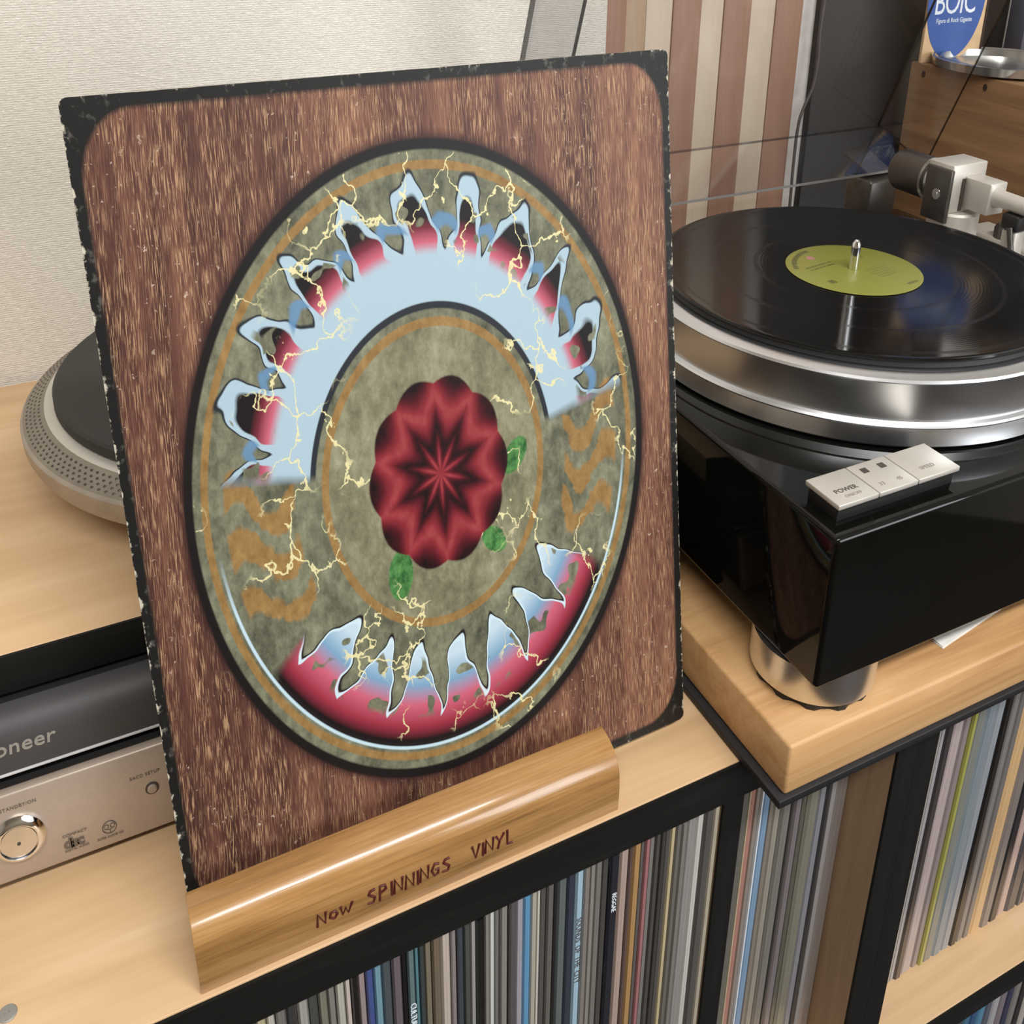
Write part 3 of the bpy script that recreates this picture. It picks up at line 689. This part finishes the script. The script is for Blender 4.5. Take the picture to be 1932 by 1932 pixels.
pn = thing('black_disc_player', (0.085, 0.25, 0.0704), 'dark grey disc player stacked on the silver player under the riser shelf', 'disc player')
YQ = 0.0765
pprof = [(YQ + 0.0, 0.0775), (YQ - 0.0004, 0.0785), (YQ - 0.0004, 0.0955), (YQ + 0.0006, 0.1015), (YQ + 0.004, 0.1065), (YQ + 0.009, 0.1090), (YQ + 0.016, 0.1095), (YQ + 0.016, 0.0775)]
MT['pio_face'] = plain('dark slate panel', srgb(70, 69, 70), 0.6, metal=0.1, vary=0.02)
extrude_x('front_panel', 'pio_face', pprof, -0.125, 0.29, pn, sharp=0.7)
box('silver_lip', 'ink_grey', -0.125, 0.29, YQ - 0.0010, YQ + 0.006, 0.0762, 0.0774, 0.0002, pn)
box('chassis', 'matte_black', -0.124, 0.289, YQ + 0.016, 0.37, 0.0765, 0.1092, 0.0008, pn)
for fx in (-0.08, 0.25):
    for fy in (0.11, 0.34):
        lathe('foot', 'rubber_black', [(0.0001, 0.0692), (0.012, 0.0692), (0.012, 0.0764), (0.0001, 0.0764)], fx, fy, pn, 24)
text('maker_lettering', 'Pioneer', 0.0118, 'ink_silver', (-0.0512, YQ - 0.0006, 0.0900), XD, UD, pn, 'RIGHT', 0.0002, bold=0.00012, sy=1.12, shear=0.12, space=1.04)

PC = (0.1083, 0.2470)
lp = thing('loose_platter', (PC[0], PC[1], 0.138), 'silver turntable platter with dotted strobe rim resting on the riser shelf', 'turntable platter')
lathe('hub', 'platter_side', [(0.0001, 0.138), (0.085, 0.138), (0.09, 0.152), (0.12, 0.170), (0.0001, 0.170)], *PC, lp, 64)
lathe('rim', 'platter_side', [(0.0001, 0.170), (0.148, 0.1700), (0.1585, 0.1735), (0.1610, 0.1800), (0.1612, 0.1885), (0.1595, 0.1905), (0.1460, 0.1975), (0.1420, 0.1985), (0.0001, 0.1985)], *PC, lp, 128, fmat=[0, 0, 0, 0, 0, 1, 2, 2, 2], mats=['platter_side', 'dotted', 'alu_satin'])
# strobe dots: one small dome mesh per dot row, shared
dv, df = [], []
for row, (r, z, cnt) in enumerate(((0.1570, 0.1918, 180), (0.1545, 0.1931, 183), (0.1520, 0.1944, 186), (0.1492, 0.1959, 189))):
    for i in range(cnt):
        t = 2 * math.pi * (i + 0.25 * row) / cnt
        c_ = Vector((PC[0] + r * math.cos(t), PC[1] + r * math.sin(t), z)); e1_ = Vector((-math.sin(t), math.cos(t), 0)); e2_ = Vector((math.cos(t), math.sin(t), -0.52)).normalized(); nn_ = e2_.cross(e1_) * -1
        if nn_.z < 0: nn_ = -nn_
        b0 = len(dv)
        for k in range(6): q = k * math.pi / 3; dv.append(c_ + e1_ * (0.0013 * math.cos(q)) + e2_ * (0.0009 * math.sin(q)))
        dv.append(c_ + nn_ * 0.0006)
        for k in range(6): df.append((b0 + k, b0 + (k + 1) % 6, b0 + 6))
ds = mesh_obj('strobe_dots', dv, df, 'gunmetal', lp); ds['kind'] = 'stuff'
sm = lathe('slip_mat', 'rubber', [(0.0001, 0.1986), (0.1385, 0.1986), (0.1400, 0.2000), (0.1398, 0.2062), (0.1380, 0.2078), (0.0001, 0.2078)], *PC, None, 96)
tag(sm, 'dark grey rubber mat lying on the dotted platter', 'turntable mat')

# ================================================================== turntable on its slab
bp = box('base_sheet', 'rubber_black', 0.3275, 0.92, -0.0690, 0.385, 0.0003, 0.0060, 0.0004)
tag(bp, 'thin black sheet lying under the thick wooden slab', 'mat')
sb = box('wooden_slab', 'slab', 0.3327, 0.90, -0.0667, 0.375, 0.0062, 0.0450, 0.0022)
tag(sb, 'thick honey coloured wooden slab carrying the black turntable', 'slab')
pa = thing('folded_paper', (0.51, -0.03, 0.0452), 'white folded paper slip poking out from under the turntable', 'paper')
box('sheet', 'paper', 0.0, 0.075, 0.0, 0.022, 0.0452, 0.0456, 0, pa, xf=lambda v: Vector((0.4770 + v.x * 0.95 - v.y * 0.1, -0.0478 + v.x * 0.14 + v.y, v.z)))
box('folded_flap', 'paper', 0.0, 0.072, 0.0, 0.020, 0.0458, 0.0462, 0, pa, xf=lambda v: Vector((0.4775 + v.x * 0.95 - v.y * 0.1, -0.0472 + v.x * 0.14 + v.y, v.z + v.y * 0.12)))

tt = thing('turntable', (0.58, 0.15, 0.0452), 'glossy black turntable with silver platter, silver buttons and raised smoky lid', 'turntable')
ZB, ZTT = 0.077, 0.184
body = box('plinth', 'gloss_black', 0.3500, 0.815, -0.0625, 0.355, ZB, ZTT, 0.0032, tt, seg=4)
CX, CY = 0.5353, 0.1335
for fx, fy in ((0.3868, -0.0216), (0.775, -0.0216), (0.3868, 0.31), (0.775, 0.31)):
    ft = lathe('foot', 'alu', [(0.0001, 0.0505), (0.0385, 0.0505), (0.0395, 0.0515), (0.0395, ZB), (0.0001, ZB)], fx, fy, tt, 64)
    # ribbed rubber ring below the metal
    v, f = [], []
    n = 48
    for i in range(n):
        t = 2 * math.pi * i / n; r = 0.0375 if (i // 2) % 2 else 0.0352
        v += [(fx + r * math.cos(t), fy + r * math.sin(t), 0.0452), (fx + r * math.cos(t), fy + r * math.sin(t), 0.0505)]
    f = [(2 * i, 2 * ((i + 1) % n), 2 * ((i + 1) % n) + 1, 2 * i + 1) for i in range(n)] + [[2 * i for i in range(n)][::-1], [2 * i + 1 for i in range(n)]]
    mesh_obj('rubber_ring', v, f, 'rubber_black', ft)
pt = lathe('platter', 'platter_alu', [(0.0001, 0.1858), (0.1655, 0.1858), (0.1665, 0.1872), (0.1648, 0.1985), (0.1658, 0.2000), (0.1648, 0.2014), (0.1618, 0.2022), (0.1608, 0.2280), (0.1615, 0.2295), (0.1605, 0.2312), (0.1545, 0.2338), (0.1520, 0.2338), (0.0001, 0.2338)], CX, CY, tt, 180)
lathe('platter_mat', 'rubber_black', [(0.0001, 0.2339), (0.1490, 0.2339), (0.1500, 0.2350), (0.1490, 0.2385), (0.0001, 0.2385)], CX, CY, pt, 128)
lathe('spindle', 'chrome', [(0.0036, 0.2386), (0.0036, 0.2590), (0.0030, 0.2625), (0.0014, 0.2650), (0.0001, 0.2655)], CX, CY, pt, 32)
vr = thing('vinyl_record', (CX, CY, 0.2387), 'black vinyl record with lime green label on the turntable platter', 'record')
def annulus(name, mat, r0, r1, z0, z1, parent, lipped=False):
    prof_ = [(r0, z0), (r1 - 0.0008, z0), (r1, (z0 + z1) / 2), (r1 - 0.0008, z1)] + ([(r1 - 0.004, z1), (r1 - 0.0055, z1 - 0.0006)] if lipped else []) + [(r0, z1 - (0.0006 if lipped else 0))]
    n = len(prof_); seg = 160; v = []; f = []
    for i in range(seg):
        t = 2 * math.pi * i / seg
        for r, z in prof_: v.append((CX + r * math.cos(t), CY + r * math.sin(t), z))
    for i in range(seg):
        j = (i + 1) % seg
        for k in range(n): f.append((i * n + k, j * n + k, j * n + (k + 1) % n, i * n + (k + 1) % n))
    return mesh_obj(name, v, f, mat, parent, True, origin=(CX, CY, z0))
annulus('disc', 'vinyl', 0.0037, 0.1510, 0.2387, 0.2413, vr, True)
annulus('label', 'lime', 0.0038, 0.0512, 0.2408, 0.2415, vr)

# buttons
bb_ = box('button_base', 'matte_black', 0.3615, 0.452, -0.0490, -0.0245, ZTT - 0.0005, 0.1935, 0.0006, tt)
for i, (x0, x1, nm) in enumerate(((0.3590, 0.3887, 'power_button'), (0.3895, 0.4192, 'speed_indicator'), (0.4200, 0.4530, 'speed_button'))):
    o = box(nm, 'alu_satin', x0, x1, -0.0520, -0.0240, 0.1937, 0.1970, 0.0004, bb_)
    if i == 1:
        box('lamp_window', 'ink_dark', 0.3950, 0.3995, -0.0335, -0.0290, 0.1970, 0.1972, 0, o)
        box('lamp_window', 'ink_dark', 0.4085, 0.4130, -0.0335, -0.0290, 0.1970, 0.1972, 0, o)
        text('button_lettering', '33', 0.0042, 'ink_faint', (0.3950, -0.0470, 0.19712), (1, 0, 0), (0, 1, 0), o, thick=0.0001)
        text('button_lettering', '45', 0.0042, 'ink_faint', (0.4085, -0.0470, 0.19712), (1, 0, 0), (0, 1, 0), o, thick=0.0001)
    elif i == 0:
        text('button_lettering', 'POWER', 0.0048, 'ink_dark', (0.3655, -0.0425, 0.19712), (1, 0, 0), (0, 1, 0), o, thick=0.0001)
        text('button_lettering', 'ON/OFF', 0.0034, 'ink_faint', (0.3685, -0.0475, 0.19712), (1, 0, 0), (0, 1, 0), o, thick=0.0001)
    else:
        text('button_lettering', 'SPEED', 0.0042, 'ink_faint', (0.4290, -0.0450, 0.19712), (1, 0, 0), (0, 1, 0), o, thick=0.0001)

# tonearm
TX, TY, TZ = 0.735, 0.215, 0.2575
ta = lathe('arm_base', 'alu_satin', [(0.0001, ZTT), (0.050, ZTT), (0.050, 0.196), (0.047, 0.199), (0.030, 0.199), (0.0225, 0.201), (0.0225, 0.236), (0.0205, 0.238), (0.0001, 0.238)], TX, TY, tt, 72)
box('pivot_housing', 'alu_satin', 0.7130, 0.7560, 0.2040, 0.2320, 0.2382, 0.2840, 0.0012, ta)
box('side_bracket', 'gunmetal', 0.7085, 0.7130, 0.2020, 0.2300, 0.2300, 0.2800, 0.0008, ta)
cyl_axis('pivot_screw', 'steel', (0.7088, 0.2150, 0.2555), (0.7074, 0.2150, 0.2555), [(0, 0.0045), (0.8, 0.0042), (0.8, 0.0018), (1.0, 0.0016)], ta, 24, zs=1.2)
box('arm_yoke', 'alu_satin', 0.7300, 0.7510, 0.1760, 0.2040, 0.2430, 0.2725, 0.0012, ta)
box('yoke_slot', 'ink_dark', 0.7260, 0.7300, 0.2030, 0.2042, 0.2400, 0.2685, 0, ta)
box('yoke_slot', 'ink_dark', 0.7262, 0.7500, 0.2030, 0.2042, 0.2690, 0.2705, 0, ta)
cyl_axis('arm_tube', 'alu_satin', (0.740, 0.1765, TZ + 0.002), (0.740, -0.03, TZ - 0.001), [(0, 0.0085), (0.03, 0.0066), (1, 0.0058)], ta, 32, zs=1.2)
cyl_axis('counterweight', 'gunmetal', (0.736, 0.2322, TZ), (0.736, 0.2860, TZ), [(0, 0.012), (0.02, 0.0165), (0.16, 0.0175), (0.18, 0.0160), (0.26, 0.0160), (0.28, 0.0180), (0.93, 0.0180), (1, 0.0162)], ta, 48, zs=1.15, mats=['gunmetal', 'steel'], fmat=[1, 1, 1, 0, 1, 0, 0])
box('arm_board', 'alu_satin', 0.7750, 0.8120, 0.120, 0.236, ZTT + 0.0002, 0.2085, 0.004, ta)
box('arm_rest', 'alu_satin', 0.735, 0.749, 0.148, 0.162, ZTT + 0.0002, 0.236, 0.002, ta)
box('rest_clip', 'matte_black', 0.733, 0.7475, 0.146, 0.163, 0.2362, 0.2510, 0.002, ta)
tube('lift_rod', 'gunmetal', [[(0.732, 0.152, 0.240), (0.730, 0.144, 0.215), (0.728, 0.136, 0.1865)]], 0.0026, ta)
lathe('skating_dial', 'gunmetal', [(0.0001, 0.2086), (0.009, 0.2086), (0.009, 0.217), (0.0065, 0.2215), (0.0001, 0.222)], 0.785, 0.196, ta, 40)
cyl_axis('rest_knob', 'matte_black', (0.740, 0.136, TZ + 0.0075), (0.740, 0.136, TZ + 0.0145), [(0, 0.006), (0.5, 0.006), (1, 0.005)], ta, 20)

# smoky lid, raised about its rear hinges
lid0 = Vector((0, 0.397, 0.267)); lm = Vector((0, -0.052, 0.142)).normalized(); lw = Vector((0, -lm.z, lm.y))
def LP(xx, s, h): return Vector((xx, 0, 0)) + lid0 + lm * s + lw * h
XL, XR, LH, LS = 0.3535, 0.8115, 0.079, 0.40
lid = tt
def slabp(name, x0, x1, s0, s1, h0, h1, mat='acrylic', pale=(), par=None):
    v = [LP(a_, b_, c_) for a_ in (x0, x1) for b_ in (s0, s1) for c_ in (h0, h1)]
    ext = [(x1 - x0), (s1 - s0), (h1 - h0)]; th = ext.index(min(ext))
    # faces 0/1: x, 2/3: s, 4/5: h
    order = [0, 0, 1, 1, 2, 2]
    v2, f2 = v, BF
    return mesh_obj(name, v2, f2, None, par or tt, mats=[mat, 'acrylic_edge', 'edge_pale', 'frost'], fmat=[3 if (name == 'rear_pane' and i == 5) else 0 if order[i] == th else (2 if order[i] in pale else 1) for i in range(6)])
T = 0.0032
lid = slabp('dust_cover', XL, XR, 0, LS, 0, T, pale=(1,))
lid['label'] = 'raised smoke tinted acrylic dust cover'
slabp('rear_pane', XL, XR, 0, T, T, LH, pale=(0, 2), par=lid)
slabp('side_pane', XL, XL + T, T, LS, T, LH, 'acrylic_side', par=lid)
slabp('side_pane', XR - T, XR, T, LS, T, LH, 'acrylic', par=lid)
for hx0 in (0.405, 0.733):
    box('hinge', 'gunmetal', hx0, hx0 + 0.038, 0.318, 0.353, ZTT + 0.0002, 0.234, 0.003, lid)
    box('hinge_plate', 'gunmetal', hx0 + 0.003, hx0 + 0.035, 0, 0.0035, 0, 0.040, 0.0006, lid, xf=lambda v: LP(v.x, -0.0002 - v.y, LH - 0.004 - v.z))

# ================================================================== behind the turntable
pn_ = thing('striped_panel', (0.64, 0.505, ZF), 'brown and cream striped wooden panel behind the raised lid', 'panel')
MT['maple2'] = wood('tan stripe wood', srgb(160, 132, 104), srgb(182, 156, 128), srgb(196, 172, 146), 'z', 0.5)
edges = [0.484, 0.5440, 0.5690, 0.6020, 0.6385, 0.6685, 0.7055, 0.7400, 0.7785]
kinds = ['walnut', 'maple2', 'maple', 'walnut', 'maple', 'walnut', 'maple', 'walnut']
for i, kd in enumerate(kinds):
    d = 0.0 if kd.startswith('maple') else 0.0015
    box('plank', kd, edges[i] + 0.0002, edges[i + 1] - 0.0002, 0.5005 - d, 0.5065, ZF, 1.3, 0.0006, pn_)
sp = thing('dark_panel', (0.95, 0.512, ZF), 'tall matte dark grey panel against the wall behind the turntable', 'panel')
box('board', 'dark_grey', 0.8060, 1.12, 0.499, 0.5065, ZF, 1.2, 0.002, sp)
box('edge_strip', 'matte_black', 0.8040, 0.8058, 0.4988, 0.5065, ZF, 1.2, 0.0004, sp)
cbp = [(0.800, 0.485, 1.10), (0.799, 0.486, 0.6), (0.7985, 0.487, 0.42), (0.7965, 0.487, 0.36), (0.7985, 0.487, 0.325), (0.7955, 0.487, 0.295), (0.785, 0.487, 0.27), (0.780, 0.487, 0.25), (0.779, 0.487, 0.2), (0.782, 0.487, 0.0), (0.79, 0.487, ZF + 0.01)]
def smoothp(p, n=6):
    out = []
    for i in range(len(p) - 1):
        p0, p1, p2, p3 = [Vector(p[max(0, min(len(p) - 1, i + k))]) for k in (-1, 0, 1, 2)]
        for j in range(n):
            t = j / n
            out.append(0.5 * ((2 * p1) + (p2 - p0) * t + (2 * p0 - 5 * p1 + 4 * p2 - p3) * t * t + (3 * p1 - p0 - 3 * p2 + p3) * t ** 3))
    out.append(Vector(p[-1])); return out
tag(tube('hanging_cable', 'cable', [smoothp(cbp)], 0.0018), 'thin grey cable hanging beside the striped panel', 'cable')

wb = thing('wooden_box', (1.1, 0.25, 0), 'brown wooden box with screw holes at the right behind the tonearm', 'box')
ZBX = 0.3245
box('side_board', 'box', 0.9005, 0.918, -0.02, 0.4440, 0.0004, ZBX, 0.0015, wb)
box('top_board', 'box', 0.918, 1.38, -0.02, 0.4440, ZBX - 0.018, ZBX, 0.0012, wb)
box('side_board', 'box', 1.362, 1.38, -0.02, 0.4440, 0.0004, ZBX - 0.018, 0.0012, wb)
box('back_board', 'box', 0.918, 1.362, 0.428, 0.4440, 0.0004, ZBX - 0.018, 0.0, wb)
for y_, z_ in ((0.4233, 0.313), (0.3379, 0.3141), (0.24, 0.314)):
    cyl_axis('screw_hole', 'hole', (0.9010, y_, z_), (0.9001, y_, z_), [(0, 0.0026), (1, 0.0026)], wb, 20, zs=1.5)
# blue plaque
pq = thing('blue_oval_plaque', (0.948, 0.432, ZBX), 'tan board with a blue oval and white lettering standing on the wooden box', 'sign')
box('board', 'tan_board', 0.9000, 0.9925, 0.430, 0.434, ZBX, 0.470, 0.0006, pq)
box('board_edge', 'hole', 0.9926, 0.9965, 0.430, 0.4345, ZBX, 0.470, 0.0004, pq)
ov = []
ocx, ocz = 0.9430, 0.398
for i in range(64):
    t = 2 * math.pi * i / 64; ov.append((ocx + 0.0455 * math.cos(t), ocz + 0.071 * math.sin(t)))
n = len(ov)
mesh_obj('oval', [(x_, 0.4296, z_) for x_, z_ in ov] + [(x_, 0.4300, z_) for x_, z_ in ov], [list(range(n))[::-1], list(range(n, 2 * n))] + [(i, (i + 1) % n, (i + 1) % n + n, i + n) for i in range(n)], 'blue_print', pq)
text('plaque_lettering', 'BOIC', 0.030, 'white_print', (0.9080, 0.4294, 0.3790), XD, UD, pq, 'LEFT', 0.0002, sy=1.35, space=0.92)
text('plaque_lettering', 'Figura di Rock Gigante', 0.0062, 'white_print', (0.9140, 0.4294, 0.3690), XD, UD, pq, 'LEFT', 0.0002, sy=1.2)
# metal ring tray
RX, RY = 0.960, 0.368
ry = lathe('metal_tray', 'steel', [(0.0001, ZBX), (0.066, ZBX), (0.074, ZBX + 0.003), (0.076, ZBX + 0.012), (0.0735, ZBX + 0.0125), (0.072, ZBX + 0.006), (0.067, ZBX + 0.0065), (0.066, ZBX + 0.0115), (0.0635, ZBX + 0.0115), (0.062, ZBX + 0.004), (0.0001, ZBX + 0.003)], RX, RY, None, 80)
tag(ry, 'round shallow metal tray with raised rims on the wooden box', 'tray')
g1 = thing('slate_box', (1.03, 0.40, ZBX), 'slate grey upright card box on the wooden box beside the blue plaque', 'box')
box('body', 'grey_box', 1.046, 1.100, 0.415, 0.440, ZBX, 0.47, 0.001, g1)
box('lid', 'grey_box', 1.045, 1.101, 0.414, 0.441, 0.4705, 0.49, 0.001, g1)
g2 = thing('black_case', (1.15, 0.40, ZBX), 'black upright case with a pale label at the far right edge', 'case')
box('body', 'matte_black', 1.104, 1.150, 0.400, 0.440, ZBX, 0.50, 0.002, g2)
box('label_card', 'paint', 1.118, 1.149, 0.399, 0.3998, 0.345, 0.48, 0.0, g2)
